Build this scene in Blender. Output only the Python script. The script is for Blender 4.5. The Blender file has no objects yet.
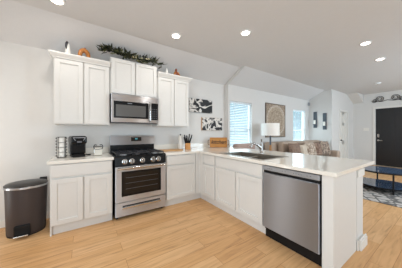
import bpy, bmesh, math, random
from mathutils import Matrix, Vector
random.seed(7)
S = bpy.context.scene
COL = S.collection
PI = math.pi

# ------------------------------------------------------------------ camera
cam_d = bpy.data.cameras.new('camera')
cam = bpy.data.objects.new('camera', cam_d); COL.objects.link(cam)
cam_d.sensor_width = 36.0
cam_d.lens = 36.0 * 174.1 / 402.0
cam_d.shift_x = (201 - 198.19) / 402.0
cam_d.shift_y = (132.29 - 134) / 402.0
cam.location = (-.3534, -3.3564, 1.2639)
cam.rotation_euler = (PI / 2, 0, -math.radians(33.43))
cam_d.clip_start = .02
S.camera = cam

# ------------------------------------------------------------------ world, daylight, exposure
S.view_settings.view_transform = 'Standard'
S.view_settings.look = 'None'
S.view_settings.gamma = 1.0
S.view_settings.use_curve_mapping = False
S.view_settings.exposure = -0.6
w = bpy.data.worlds.new('sky'); S.world = w; w.use_nodes = True
bg = w.node_tree.nodes['Background']
bg.inputs[0].default_value = (.56, .82, .95, 1); bg.inputs[1].default_value = .92

def daylight(name, loc, rot, sx, sy, power, color):
    l = bpy.data.lights.new(name, 'AREA'); l.shape = 'RECTANGLE'; l.size = sx; l.size_y = sy
    l.energy = power; l.color = color
    o = bpy.data.objects.new(name, l); COL.objects.link(o); o.location = loc; o.rotation_euler = rot
    o['kind'] = 'helper'
    return o
# added fill lights in made-up rear windows and patio doors, out of view
daylight('added_rear_fill', (-.2, -6.17, 1.5), (PI / 2, 0, 0), 2.6, 1.7, 42, (.82, .92, 1))
daylight('added_rear_fill', (5.8, -6.17, 1.5), (PI / 2, 0, 0), 2.4, 1.7, 250, (.68, .85, 1))
daylight('added_patio_fill', (-1.8, -3.4, 1.15), (0, -PI / 2, 0), 1.9, 2.0, 88, (.74, .88, 1))
# added light in a made-up narrow window, for a streak on the dishwasher
daylight('added_streak_light', (-1.85, -.42, 1.1), (0, -PI / 2, 0), 2.0, .14, 11, (1, .98, .94))
# daylight coming in through the two living room windows
daylight('window_daylight', (3.16, -.02, 1.36), (-PI / 2, 0, 0), .8, 1.35, 22, (.78, .91, 1))
daylight('window_daylight', (6.16, -.02, 1.36), (-PI / 2, 0, 0), .8, 1.35, 34, (.78, .91, 1))
LAMP_W = 7.0
LAMP_C = (1, .96, .91)

# ------------------------------------------------------------------ materials
def lin(c):
    return tuple((x / 12.92 if x <= .04045 else ((x + .055) / 1.055) ** 2.4) for x in (v / 255 for v in c)) + (1,)

def mat(name, rgb, rough=.5, metal=0.0, spec=.5, noise=0.0, nscale=20, bump=0.0, bscale=200, stretch=None, coat=0):
    m = bpy.data.materials.new(name); m.use_nodes = True
    nt = m.node_tree; N = nt.nodes; L = nt.links
    b = N['Principled BSDF']
    c = lin(rgb)
    b.inputs['Base Color'].default_value = c
    b.inputs['Roughness'].default_value = rough
    b.inputs['Metallic'].default_value = metal
    b.inputs['Specular IOR Level'].default_value = spec
    b.inputs['Coat Weight'].default_value = coat
    tc = N.new('ShaderNodeTexCoord'); mp = N.new('ShaderNodeMapping')
    L.new(tc.outputs['Object'], mp.inputs[0])
    if stretch: mp.inputs['Scale'].default_value = stretch
    nz = N.new('ShaderNodeTexNoise'); nz.inputs['Scale'].default_value = nscale; nz.inputs['Detail'].default_value = 4
    L.new(mp.outputs[0], nz.inputs['Vector'])
    k = max(noise, .02)
    mx = N.new('ShaderNodeMix'); mx.data_type = 'RGBA'
    mx.inputs['A'].default_value = tuple(v * (1 - k) for v in c[:3]) + (1,)
    mx.inputs['B'].default_value = tuple(min(1, v * (1 + k)) for v in c[:3]) + (1,)
    L.new(nz.outputs['Fac'], mx.inputs['Factor']); L.new(mx.outputs['Result'], b.inputs['Base Color'])
    if bump:
        n2 = N.new('ShaderNodeTexNoise'); n2.inputs['Scale'].default_value = bscale
        L.new(mp.outputs[0], n2.inputs['Vector'])
        bp = N.new('ShaderNodeBump'); bp.inputs['Strength'].default_value = bump; bp.inputs['Distance'].default_value = .01
        L.new(n2.outputs['Fac'], bp.inputs['Height']); L.new(bp.outputs[0], b.inputs['Normal'])
    return m

def ramp(nt, fac, stops):
    r = nt.nodes.new('ShaderNodeValToRGB'); nt.links.new(fac, r.inputs[0])
    e = r.color_ramp.elements
    while len(e) < len(stops): e.new(.5)
    for i, (p, c) in enumerate(stops):
        e[i].position = p; e[i].color = lin(c)
    return r.outputs[0]

def emit(name, rgb, s):
    m = bpy.data.materials.new(name); m.use_nodes = True
    b = m.node_tree.nodes['Principled BSDF']
    b.inputs['Base Color'].default_value = lin(rgb)
    b.inputs['Emission Color'].default_value = lin(rgb); b.inputs['Emission Strength'].default_value = s
    return m

M = {}
M['wall'] = mat('painted_wall', (221, 218, 214), .75, noise=.015, bump=.06, bscale=160)
M['ceil'] = mat('painted_ceiling', (216, 214, 213), .9, noise=.02, bump=.22, bscale=90)
M['trim'] = mat('white_trim', (232, 228, 222), .45)
M['cab'] = mat('white_cabinet_paint', (225, 222, 217), .42, spec=.4)
M['door'] = mat('white_door_paint', (228, 224, 216), .45)
M['steel'] = mat('brushed_steel', (220, 221, 225), .42, 1.0, noise=.04, nscale=8, stretch=(1, 1, 40))
M['dsteel'] = mat('dishwasher_steel', (172, 176, 184), .45, 1.0, noise=.03, nscale=6, stretch=(1, 1, 40))
M['steel2'] = mat('polished_steel', (205, 203, 200), .16, 1.0)
for _k in ('steel', 'dsteel'):
    _n = M[_k].node_tree; _b = _n.nodes['Principled BSDF']; _b.inputs['Anisotropic'].default_value = 1.0; _b.inputs['Anisotropic Rotation'].default_value = .25
    _t = _n.nodes.new('ShaderNodeTangent'); _t.direction_type = 'RADIAL'; _t.axis = 'Z'
    _n.links.new(_t.outputs[0], _b.inputs['Tangent'])
M['sink'] = mat('sink_steel', (168, 160, 150), .34, .9, noise=.04)
M['black'] = mat('black_enamel', (11, 12, 15), .25, 0, .3)
M['blackm'] = mat('matte_black', (14, 13, 14), .55, 0, .3)
M['iron'] = mat('cast_iron', (62, 62, 66), .36, .7, noise=.15)
M['glassblk'] = mat('dark_oven_glass', (24, 21, 19), .1, 0, .4)
M['mwglass'] = mat('microwave_window', (92, 90, 88), .25, 0, .5, noise=.05, nscale=400)
M['panelgrey'] = mat('grey_control_strip', (158, 160, 164), .35, .5)
M['rubber'] = mat('dark_plastic', (40, 38, 38), .5)
M['trash'] = mat('brown_grey_plastic', (66, 57, 55), .45, .0, .4, noise=.03)
M['trashlid'] = mat('trash_lid', (64, 62, 61), .35, .3)
M['white'] = mat('white_ceramic', (236, 232, 225), .3)
M['paper'] = mat('white_paper', (240, 236, 228), .85, bump=.1, bscale=300)
M['sofa'] = mat('taupe_upholstery', (184, 164, 147), .9, noise=.1, nscale=40, bump=.15, bscale=500)
M['arm'] = mat('brown_upholstery', (176, 152, 142), .9, noise=.1, nscale=40, bump=.15, bscale=500)
M['candle'] = mat('candle_wax', (244, 240, 230), .5)
M['slate'] = mat('slate_metal', (84, 92, 100), .5, .1, noise=.2, nscale=30)
M['fdoor'] = mat('black_front_door', (24, 24, 27), .35)
M['quartz'] = mat('white_quartz', (240, 234, 224), .09, 0, .55, noise=.02, nscale=60)
M['ctable'] = mat('glossy_blue_grey_glass', (62, 84, 112), .06, .0, .8)
M['leaf'] = mat('dark_green_leaves', (44, 48, 30), .6, noise=.35, nscale=30)
M['leaf2'] = mat('olive_leaves', (96, 98, 62), .6, noise=.3, nscale=30)
M['flower'] = mat('cream_blossom', (206, 196, 160), .8, noise=.1)
M['twig'] = mat('brown_twig', (74, 56, 40), .8)
M['copper'] = mat('burnt_orange_glaze', (184, 116, 52), .3, .1, noise=.25, nscale=25)
M['rust'] = mat('rust_brown_glaze', (132, 66, 34), .35, .1, noise=.25, nscale=25)
M['charcoal'] = mat('charcoal_glaze', (58, 58, 62), .4)
M['shade'] = mat('white_lamp_shade', (246, 242, 236), .8)
M['slat'] = mat('white_blind_slat', (240, 242, 244), .5)
_n = M['slat'].node_tree
_t = _n.nodes.new('ShaderNodeBsdfTranslucent'); _t.inputs[0].default_value = (.85, .9, .92, 1)
_m = _n.nodes.new('ShaderNodeMixShader'); _m.inputs[0].default_value = .3
_n.links.new(_n.nodes['Principled BSDF'].outputs[0], _m.inputs[1]); _n.links.new(_t.outputs[0], _m.inputs[2])
_n.links.new(_m.outputs[0], _n.nodes['Material Output'].inputs[0])
M['vinyl'] = mat('white_vinyl', (240, 240, 240), .4)
M['ink'] = mat('black_ink', (24, 18, 14), .6)
M['bronze'] = mat('dark_bronze', (44, 38, 34), .4, .8)
M['sugar'] = mat('sugar_white', (244, 238, 228), .6)
M['marking'] = mat('grey_marking', (96, 98, 104), .5)
M['display'] = mat('black_display', (10, 12, 14), .1)
M['led'] = emit('clock_digits', (120, 220, 230), .6)
M['lens'] = emit('lit_lamp_lens', (255, 247, 232), 14)

def wood(name, a, b, scale, stretch, rough=.45):
    m = bpy.data.materials.new(name); m.use_nodes = True
    nt = m.node_tree; N = nt.nodes; L = nt.links; p = N['Principled BSDF']
    tc = N.new('ShaderNodeTexCoord'); mp = N.new('ShaderNodeMapping'); mp.inputs['Scale'].default_value = stretch
    L.new(tc.outputs['Object'], mp.inputs[0])
    nz = N.new('ShaderNodeTexNoise'); nz.inputs['Scale'].default_value = scale; nz.inputs['Detail'].default_value = 6
    nz.inputs['Distortion'].default_value = .8
    L.new(mp.outputs[0], nz.inputs['Vector'])
    L.new(ramp(nt, nz.outputs['Fac'], [(.3, a), (.7, b)]), p.inputs['Base Color'])
    p.inputs['Roughness'].default_value = rough
    return m
M['board'] = wood('maple_board', (190, 138, 84), (222, 176, 122), 8, (1, 8, 8))
M['block'] = wood('beech_block', (186, 124, 62), (214, 156, 92), 8, (6, 6, 1))
M['tray'] = wood('amber_tray_wood', (176, 112, 44), (212, 150, 76), 7, (1, 1, 9))
M['lampwood'] = wood('lamp_wood', (160, 108, 60), (190, 138, 84), 9, (6, 6, 1))

def floor_mat():
    m = bpy.data.materials.new('oak_plank_floor'); m.use_nodes = True
    nt = m.node_tree; N = nt.nodes; L = nt.links; p = N['Principled BSDF']
    g = N.new('ShaderNodeNewGeometry')
    bk = N.new('ShaderNodeTexBrick'); bk.offset = .37; bk.offset_frequency = 2
    bk.inputs['Scale'].default_value = 1; bk.inputs['Brick Width'].default_value = 1.22; bk.inputs['Row Height'].default_value = .15
    bk.inputs['Mortar Size'].default_value = .0018; bk.inputs['Mortar Smooth'].default_value = .3; bk.inputs['Bias'].default_value = 0
    bk.inputs['Color1'].default_value = (0, 0, 0, 1); bk.inputs['Color2'].default_value = (1, 1, 1, 1)
    bk.inputs['Mortar'].default_value = (.4, .4, .4, 1)
    L.new(g.outputs['Position'], bk.inputs['Vector'])
    base = ramp(nt, bk.outputs['Color'], [(0, (218, 170, 118)), (.5, (224, 178, 127)), (1, (230, 187, 138))])
    mp = N.new('ShaderNodeMapping'); mp.inputs['Scale'].default_value = (.9, 9, 1)
    ad = N.new('ShaderNodeVectorMath'); ad.operation = 'ADD'
    sc = N.new('ShaderNodeVectorMath'); sc.operation = 'SCALE'; sc.inputs['Scale'].default_value = 7.3
    L.new(bk.outputs['Color'], sc.inputs[0]); L.new(g.outputs['Position'], ad.inputs[0]); L.new(sc.outputs[0], ad.inputs[1])
    L.new(ad.outputs[0], mp.inputs[0])
    nz = N.new('ShaderNodeTexNoise'); nz.inputs['Scale'].default_value = 2.6; nz.inputs['Detail'].default_value = 7; nz.inputs['Distortion'].default_value = 1.1
    L.new(mp.outputs[0], nz.inputs['Vector'])
    grain = ramp(nt, nz.outputs['Fac'], [(.27, (150, 112, 80)), (.42, (226, 212, 196)), (.6, (252, 248, 242)), (.75, (255, 255, 255))])
    mx = N.new('ShaderNodeMix'); mx.data_type = 'RGBA'; mx.blend_type = 'MULTIPLY'; mx.inputs['Factor'].default_value = .5
    L.new(base, mx.inputs['A']); L.new(grain, mx.inputs['B'])
    m2 = N.new('ShaderNodeMix'); m2.data_type = 'RGBA'; m2.blend_type = 'MULTIPLY'
    m2.inputs['B'].default_value = lin((200, 176, 150))
    L.new(bk.outputs['Fac'], m2.inputs['Factor']); L.new(mx.outputs['Result'], m2.inputs['A'])
    L.new(m2.outputs['Result'], p.inputs['Base Color'])
    p.inputs['Roughness'].default_value = .38; p.inputs['Specular IOR Level'].default_value = .35
    return m
M['floor'] = floor_mat()

def abstract_mat(name, seed, stops):
    m = bpy.data.materials.new(name); m.use_nodes = True
    nt = m.node_tree; N = nt.nodes; L = nt.links; p = N['Principled BSDF']
    tc = N.new('ShaderNodeTexCoord'); mp = N.new('ShaderNodeMapping')
    mp.inputs['Location'].default_value = (seed, seed * .7, seed * .3); mp.inputs['Rotation'].default_value = (0, .7, 0)
    mp.inputs['Scale'].default_value = (1, 1, 1.6)
    L.new(tc.outputs['Object'], mp.inputs[0])
    nz = N.new('ShaderNodeTexNoise'); nz.inputs['Scale'].default_value = 2.7; nz.inputs['Detail'].default_value = 2.5
    nz.inputs['Distortion'].default_value = 1.7
    L.new(mp.outputs[0], nz.inputs['Vector'])
    L.new(ramp(nt, nz.outputs['Fac'], stops), p.inputs['Base Color']); p.inputs['Roughness'].default_value = .6
    return m
BW = [(.41, (16, 16, 18)), (.45, (150, 146, 142)), (.49, (236, 230, 222)), (.57, (206, 200, 194)), (.60, (30, 29, 31))]
M['art1'] = abstract_mat('black_white_canvas_paint', 3.1, BW)
M['art2'] = abstract_mat('black_white_canvas_paint_swirl', 9.4, BW)

def medallion_mat():
    m = bpy.data.materials.new('tan_medallion_panel'); m.use_nodes = True
    nt = m.node_tree; N = nt.nodes; L = nt.links; p = N['Principled BSDF']
    tc = N.new('ShaderNodeTexCoord')
    wv = N.new('ShaderNodeTexWave'); wv.wave_type = 'RINGS'; wv.rings_direction = 'Y'; wv.inputs['Scale'].default_value = 2.0
    wv.inputs['Distortion'].default_value = 1.2; wv.inputs['Detail'].default_value = 3; wv.inputs['Detail Scale'].default_value = 6
    L.new(tc.outputs['Object'], wv.inputs['Vector'])
    nz = N.new('ShaderNodeTexNoise'); nz.inputs['Scale'].default_value = 26; nz.inputs['Detail'].default_value = 6
    L.new(tc.outputs['Object'], nz.inputs['Vector'])
    ln = N.new('ShaderNodeVectorMath'); ln.operation = 'LENGTH'
    L.new(tc.outputs['Object'], ln.inputs[0])
    a = ramp(nt, ln.outputs['Value'], [(0, (198, 180, 158)), (.42, (202, 184, 162)), (.45, (232, 220, 204)), (.485, (228, 216, 200)), (.51, (182, 163, 143)), (.7, (196, 178, 158))])
    b = ramp(nt, nz.outputs['Fac'], [(.35, (186, 180, 176)), (.65, (255, 255, 255))])
    c = ramp(nt, wv.outputs['Fac'], [(.3, (240, 238, 236)), (.7, (255, 255, 255))])
    mx = N.new('ShaderNodeMix'); mx.data_type = 'RGBA'; mx.blend_type = 'MULTIPLY'; mx.inputs['Factor'].default_value = 1
    L.new(a, mx.inputs['A']); L.new(b, mx.inputs['B'])
    m2 = N.new('ShaderNodeMix'); m2.data_type = 'RGBA'; m2.blend_type = 'MULTIPLY'; m2.inputs['Factor'].default_value = 1
    L.new(mx.outputs['Result'], m2.inputs['A']); L.new(c, m2.inputs['B'])
    L.new(m2.outputs['Result'], p.inputs['Base Color']); p.inputs['Roughness'].default_value = .7
    return m
M['medal'] = medallion_mat()

def rug_mat():
    m = bpy.data.materials.new('grey_patterned_rug'); m.use_nodes = True
    nt = m.node_tree; N = nt.nodes; L = nt.links; p = N['Principled BSDF']
    g = N.new('ShaderNodeNewGeometry')
    v = N.new('ShaderNodeTexVoronoi'); v.inputs['Scale'].default_value = 7; v.feature = 'DISTANCE_TO_EDGE'
    L.new(g.outputs['Position'], v.inputs['Vector'])
    L.new(ramp(nt, v.outputs['Distance'], [(.06, (104, 102, 100)), (.16, (206, 200, 194)), (.4, (150, 146, 144)), (.5, (212, 206, 200))]), p.inputs['Base Color'])
    p.inputs['Roughness'].default_value = .95
    return m
M['rug'] = rug_mat()

def print_mat(name, a, b, scale):
    m = bpy.data.materials.new(name); m.use_nodes = True
    nt = m.node_tree; N = nt.nodes; L = nt.links; p = N['Principled BSDF']
    tc = N.new('ShaderNodeTexCoord')
    nz = N.new('ShaderNodeTexNoise'); nz.inputs['Scale'].default_value = scale; nz.inputs['Detail'].default_value = 2; nz.inputs['Distortion'].default_value = 1.5
    L.new(tc.outputs['Object'], nz.inputs['Vector'])
    L.new(ramp(nt, nz.outputs['Fac'], [(.42, a), (.55, b)]), p.inputs['Base Color']); p.inputs['Roughness'].default_value = .9
    return m
M['pil_floral'] = print_mat('floral_pillow_cloth', (150, 128, 112), (206, 190, 172), 11)
M['pil_taupe'] = print_mat('taupe_pillow_cloth', (124, 102, 88), (146, 122, 106), 20)
M['pil_brown'] = print_mat('brown_pillow_cloth', (120, 94, 80), (168, 142, 124), 9)
M['pil_beige'] = print_mat('beige_pillow_cloth', (200, 182, 162), (214, 198, 180), 18)
M['pil_leaf'] = print_mat('leaf_print_pillow_cloth', (112, 94, 84), (184, 164, 146), 13)

def glass_mat(name, tint, k=.1):
    m = bpy.data.materials.new(name); m.use_nodes = True
    nt = m.node_tree; N = nt.nodes; L = nt.links
    out = N['Material Output']; N.remove(N['Principled BSDF'])
    t = N.new('ShaderNodeBsdfTransparent'); t.inputs[0].default_value = tint
    g = N.new('ShaderNodeBsdfGlossy'); g.inputs['Roughness'].default_value = .03
    mx = N.new('ShaderNodeMixShader'); mx.inputs[0].default_value = .06; L.new(t.outputs[0], mx.inputs[1]); L.new(g.outputs[0], mx.inputs[2])
    L.new(mx.outputs[0], out.inputs[0])
    return m
M['pane'] = glass_mat('window_glass', (.93, .97, .97, 1))
M['jarglass'] = glass_mat('clear_jar_glass', (.95, .95, .94, 1))

# ------------------------------------------------------------------ building helpers
W = {}
def root(name, label, cat, loc=(0, 0, 0), rz=0.0, group=None):
    o = bpy.data.objects.new(name, None); COL.objects.link(o)
    o.location = loc; o.rotation_euler = (0, 0, rz); o.empty_display_size = .05
    o['label'] = label; o['category'] = cat
    if group: o['group'] = group
    W[o] = Matrix.Translation(loc) @ Matrix.Rotation(rz, 4, 'Z')
    return o

class MB:
    def __init__(s): s.bm = bmesh.new()
    def _add(s, t, mtx=None):
        if mtx is not None: bmesh.ops.transform(t, matrix=mtx, verts=t.verts)
        me = bpy.data.meshes.new('t'); t.to_mesh(me); t.free(); s.bm.from_mesh(me); bpy.data.meshes.remove(me)
        return s
    def box(s, x0, x1, y0, y1, z0, z1, bev=0.0, seg=2, mtx=None):
        t = bmesh.new(); bmesh.ops.create_cube(t, size=1)
        for v in t.verts:
            v.co = Vector(((x0 + x1) / 2 + v.co.x * (x1 - x0), (y0 + y1) / 2 + v.co.y * (y1 - y0), (z0 + z1) / 2 + v.co.z * (z1 - z0)))
        if bev: bmesh.ops.bevel(t, geom=t.edges[:], offset=bev, segments=seg, profile=.5, affect='EDGES')
        return s._add(t, mtx)
    def lathe(s, prof, c=(0, 0, 0), n=24, sx=1, sy=1, mtx=None):
        t = bmesh.new(); rings = []
        for r, z in prof:
            rings.append([t.verts.new((c[0] + max(r, 1e-4) * sx * math.cos(2 * PI * k / n), c[1] + max(r, 1e-4) * sy * math.sin(2 * PI * k / n), c[2] + z)) for k in range(n)])
        for a, b in zip(rings, rings[1:]):
            for k in range(n): t.faces.new((a[k], a[(k + 1) % n], b[(k + 1) % n], b[k]))
        t.faces.new(rings[0][::-1]); t.faces.new(rings[-1])
        bmesh.ops.recalc_face_normals(t, faces=t.faces[:])
        return s._add(t, mtx)
    def cyl(s, p0, p1, r0, r1=None, n=16):
        p0 = Vector(p0); p1 = Vector(p1); d = p1 - p0
        q = d.to_track_quat('Z', 'Y').to_matrix().to_4x4()
        return s.lathe([(r0, 0), (r1 if r1 is not None else r0, d.length)], n=n, mtx=Matrix.Translation(p0) @ q)
    def tube(s, pts, r, n=8):
        pts = [Vector(p) for p in pts]; t = bmesh.new(); rings = []
        up = None
        for i, p in enumerate(pts):
            d = (pts[min(i + 1, len(pts) - 1)] - pts[max(i - 1, 0)]).normalized()
            if up is None: up = d.orthogonal().normalized()
            up = (up - d * up.dot(d)).normalized(); sd = d.cross(up)
            rr = r[i] if isinstance(r, (list, tuple)) else r
            rings.append([t.verts.new(p + (up * math.cos(2 * PI * k / n) + sd * math.sin(2 * PI * k / n)) * rr) for k in range(n)])
        for a, b in zip(rings, rings[1:]):
            for k in range(n): t.faces.new((a[k], a[(k + 1) % n], b[(k + 1) % n], b[k]))
        t.faces.new(rings[0][::-1]); t.faces.new(rings[-1])
        bmesh.ops.recalc_face_normals(t, faces=t.faces[:])
        return s._add(t)
    def prism(s, poly, ax, a, b, bev=0.0):
        # poly in the two other axes, extruded along ax from a to b
        t = bmesh.new()
        def P(u, v, h): return {'x': (h, u, v), 'y': (u, h, v), 'z': (u, v, h)}[ax]
        lo = [t.verts.new(P(u, v, a)) for u, v in poly]; hi = [t.verts.new(P(u, v, b)) for u, v in poly]
        t.faces.new(lo); t.faces.new(hi[::-1])
        for k in range(len(poly)):
            t.faces.new((lo[k], lo[(k + 1) % len(poly)], hi[(k + 1) % len(poly)], hi[k]))
        bmesh.ops.recalc_face_normals(t, faces=t.faces[:])
        if bev: bmesh.ops.bevel(t, geom=t.edges[:], offset=bev, segments=2, profile=.5, affect='EDGES')
        return s._add(t)
    def shaker(s, x0, x1, z0, z1, y=0.0, t=.024, rail=.058, rec=.015):
        # a framed door whose face looks to -y, recessed flat panel
        f = .0015
        s.box(x0, x0 + rail, y - t, y, z0, z1, f, 1); s.box(x1 - rail, x1, y - t, y, z0, z1, f, 1)
        s.box(x0 + rail, x1 - rail, y - t, y, z1 - rail, z1, f, 1); s.box(x0 + rail, x1 - rail, y - t, y, z0, z0 + rail, f, 1)
        return s.box(x0 + rail - .004, x1 - rail + .004, y - t + rec, y - .003, z0 + rail - .004, z1 - rail + .004)
    def cells(s, xs, ys, keep, z0, z1, bev=0.0):
        # a slab on a grid of cells, with the cells keep() rejects left out
        t = bmesh.new(); V = {}
        def v(i, j):
            if (i, j) not in V: V[i, j] = t.verts.new((xs[i], ys[j], z0))
            return V[i, j]
        fs = [t.faces.new((v(i, j), v(i + 1, j), v(i + 1, j + 1), v(i, j + 1))) for i in range(len(xs) - 1) for j in range(len(ys) - 1) if keep((xs[i] + xs[i + 1]) / 2, (ys[j] + ys[j + 1]) / 2)]
        r = bmesh.ops.extrude_face_region(t, geom=fs)
        for e in r['geom']:
            if isinstance(e, bmesh.types.BMVert): e.co.z = z1
        bmesh.ops.recalc_face_normals(t, faces=t.faces[:])
        if bev:
            es = [e for e in t.edges if len(e.link_faces) == 2 and e.calc_face_angle(0) > .5]
            bmesh.ops.bevel(t, geom=es, offset=bev, segments=2, profile=.5, affect='EDGES')
        return s._add(t)
    def build(s, name, m, parent=None, world=True, smooth=False, label=None):
        me = bpy.data.meshes.new(name); 
        top = parent
        while top is not None and top.parent is not None: top = top.parent
        if top is not None and world: bmesh.ops.transform(s.bm, matrix=W[top].inverted(), verts=s.bm.verts)
        bmesh.ops.recalc_face_normals(s.bm, faces=s.bm.faces[:])
        s.bm.to_mesh(me); s.bm.free()
        me.materials.append(M[m] if isinstance(m, str) else m)
        o = bpy.data.objects.new(name, me); COL.objects.link(o)
        if parent is not None: o.parent = parent
        if label: o['label'] = label
        if smooth:
            for p in me.polygons: p.use_smooth = True
            es = me.attributes.get('sharp_edge') or me.attributes.new('sharp_edge', 'BOOLEAN', 'EDGE')
            b2 = bmesh.new(); b2.from_mesh(me)
            for e in b2.edges:
                es.data[e.index].value = len(e.link_faces) != 2 or e.calc_face_angle(0) > .7
            b2.free()
        return o

def struct(name, mb, m):
    o = mb.build(name, m); o['kind'] = 'structure'; return o
def single(o, label, cat, group=None):
    o['label'] = label; o['category'] = cat
    if group: o['group'] = group
    return o
def dup(o, loc, rz=None, label=None, parent=None):
    c = o.copy(); COL.objects.link(c)
    if parent is None:
        c.location = loc
        if rz is not None: c.rotation_euler = (0, 0, rz)
        if label: c['label'] = label
    else: c.parent = parent
    for ch in [q for q in COL.objects if q.parent is o]: dup(ch, None, parent=c)
    return c

# ------------------------------------------------------------------ the room shell
XL, YF = -1.9, -6.3            # left and rear walls
XC, YW = 2.69, -.12            # where the living room wall steps forward, its plane
XG, YH, XF = 6.85, -.87, 9.0   # gable wall, hall wall, front door wall
ZP, ZC = 2.475, 2.76           # wall plate, flat ceiling
T = .14
struct('floor', MB().box(XL - T, XF + T, YF - T, T, -.1, 0), 'floor')
struct('wall_back', MB().box(XL - T, XC, 0, T, 0, ZP + .3), 'wall')
W1, W2, WZ = (2.745, 3.585), (5.74, 6.6), (.62, 2.07)
lw = MB()
for x0, x1 in ((XC, W1[0]), (W1[1], W2[0]), (W2[1], XG + T)): lw.box(x0, x1, YW, YW + T, 0, ZP + .3)
for x0, x1 in (W1, W2):
    lw.box(x0, x1, YW, YW + T, 0, WZ[0]); lw.box(x0, x1, YW, YW + T, WZ[1], ZP + .3)
struct('wall_north', lw, 'wall')
struct('wall_right', MB().box(XG, XG + T, YH + T, YW, 0, ZC + .1), 'wall')
CD = (7.56, 8.32, 2.04)        # closet door opening
struct('wall_hall', MB().box(XG, CD[0], YH, YH + T, 0, ZC + .1).box(CD[1], XF + T, YH, YH + T, 0, ZC + .1).box(CD[0], CD[1], YH, YH + T, CD[2], ZC + .1), 'wall')
FD = (-2.44, -1.53, 2.16)
struct('wall_east', MB().box(XF, XF + T, FD[1], YH, 0, ZC + .1).box(XF, XF + T, YF, FD[0], 0, ZC + .1).box(XF, XF + T, FD[0], FD[1], FD[2], ZC + .1), 'wall')
def holed(ax_lo, ax_hi, holes, plane, thick, axis):
    m = MB(); cur = ax_lo
    def b(a0, a1, z0, z1):
        if axis == 'x': m.box(a0, a1, plane, plane + thick, z0, z1)
        else: m.box(plane, plane + thick, a0, a1, z0, z1)
    for a0, a1, z0, z1 in holes:
        b(cur, a0, 0, ZC + .1); b(a0, a1, z1, ZC + .1)
        if z0 > 0: b(a0, a1, 0, z0)
        cur = a1
    b(cur, ax_hi, 0, ZC + .1); return m
struct('wall_front', holed(XL - T, XF + T, [(-1.6, 1.2, .65, 2.35), (4.3, 6.9, .65, 2.35)], YF, T, 'x'), 'wall')
struct('wall_left', holed(YF, 0, [(-4.4, -2.4, .02, 2.1), (-.57, -.27, .08, 2.12)], XL - T, T, 'y'), 'wall')
struct('ceiling', MB().cells([XL - T, XC, XG, XF + T], [YF - T, -.87, -.66, -.54], lambda x, y: (x < XC) or (x < XG and y < -.66) or y < -.87, ZC, ZC + .1), 'ceil')
struct('ceiling.001', MB().prism([(.0, ZP), (.0, ZP + .1), (-.54, ZC + .1), (-.54, ZC)], 'x', XL - T, XC), 'ceil')
struct('ceiling.002', MB().prism([(YW, ZP), (YW, ZP + .1), (-.66, ZC + .1), (-.66, ZC)], 'x', XC, XG), 'ceil')
# return face where the living room slope sits lower than the kitchen slope
struct('trim_1', MB().prism([(.0, ZP), (-.54, ZC), (-.66, ZC), (YW, ZP)], 'x', XC - .004, XC + .01), 'wall')
# dropped slanted soffit in the hall corner
struct('trim_2', MB().prism([(8.25, ZC), (8.98, 2.44), (8.995, 2.32), (8.995, ZC)], 'y', YH - .32, YH), 'wall')
struct('baseboard_left', MB().box(XL, -.72, -.014, 0, 0, .1, .004), 'trim')
struct('baseboard_right', MB().box(XG - .014, XG, YH, YW, 0, .1, .004), 'trim')
struct('baseboard_east', MB().box(XF - .014, XF, FD[1] + .09, YH - .014, 0, .1, .004), 'trim')

def window(n, x0, x1, z0, z1, y):
    o = MB()
    o.box(x0, x0 + .04, y + .06, y + .11, z0, z1, .003, 1).box(x1 - .04, x1, y + .06, y + .11, z0, z1, .003, 1)
    o.box(x0 + .04, x1 - .04, y + .06, y + .11, z1 - .04, z1, .003, 1).box(x0 + .04, x1 - .04, y + .06, y + .11, z0, z0 + .04, .003, 1)
    o.box(x0 + .04, x1 - .04, y + .065, y + .105, (z0 + z1) / 2 - .02, (z0 + z1) / 2 + .02, .003, 1)
    f = o.build('window_%d' % n, 'vinyl'); f['kind'] = 'structure'
    p = MB().box(x0 + .04, x1 - .04, y + .083, y + .087, z0 + .04, z1 - .04).build('pane', 'pane', f, world=False)
    MB().box(x0 - .04, x1 + .04, y - .035, y + .055, z0 - .025, z0 - .001, .004).build('window_sill', 'trim', f, world=False)
for n, (x0, x1) in ((1, W1), (2, W2)): window(n, x0, x1, WZ[0], WZ[1], YW)
for n, (x0, x1) in ((3, (-1.6, 1.2)), (4, (4.3, 6.9))):  # unseen rear windows, added to hold the fill lights
    o = MB()
    for q in range(4):
        xx = x0 + (x1 - x0 - .05) * q / 3
        o.box(xx, xx + .05, YF + .02, YF + .08, .65, 2.35)
    o.box(x0, x1, YF + .02, YF + .08, .65, .7).box(x0, x1, YF + .02, YF + .08, 2.3, 2.35)
    struct('window_%d' % n, o, 'vinyl')
o = MB()
for yy in (-4.4, -3.425, -2.45): o.box(XL - .1, XL - .03, yy, yy + .05, .02, 2.1)
o.box(XL - .1, XL - .03, -4.4, -2.4, .02, .08).box(XL - .1, XL - .03, -4.4, -2.4, 2.04, 2.1)
struct('added_door_3', o, 'vinyl')  # unseen patio doors, added to hold the side fill light
o = MB().box(XL - .1, XL - .03, -.57, -.55, .08, 2.12).box(XL - .1, XL - .03, -.29, -.27, .08, 2.12).box(XL - .1, XL - .03, -.55, -.29, .08, .1).box(XL - .1, XL - .03, -.55, -.29, 2.1, 2.12)
struct('window_5', o, 'vinyl')  # narrow window added out of view to streak the dishwasher reflection

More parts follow.
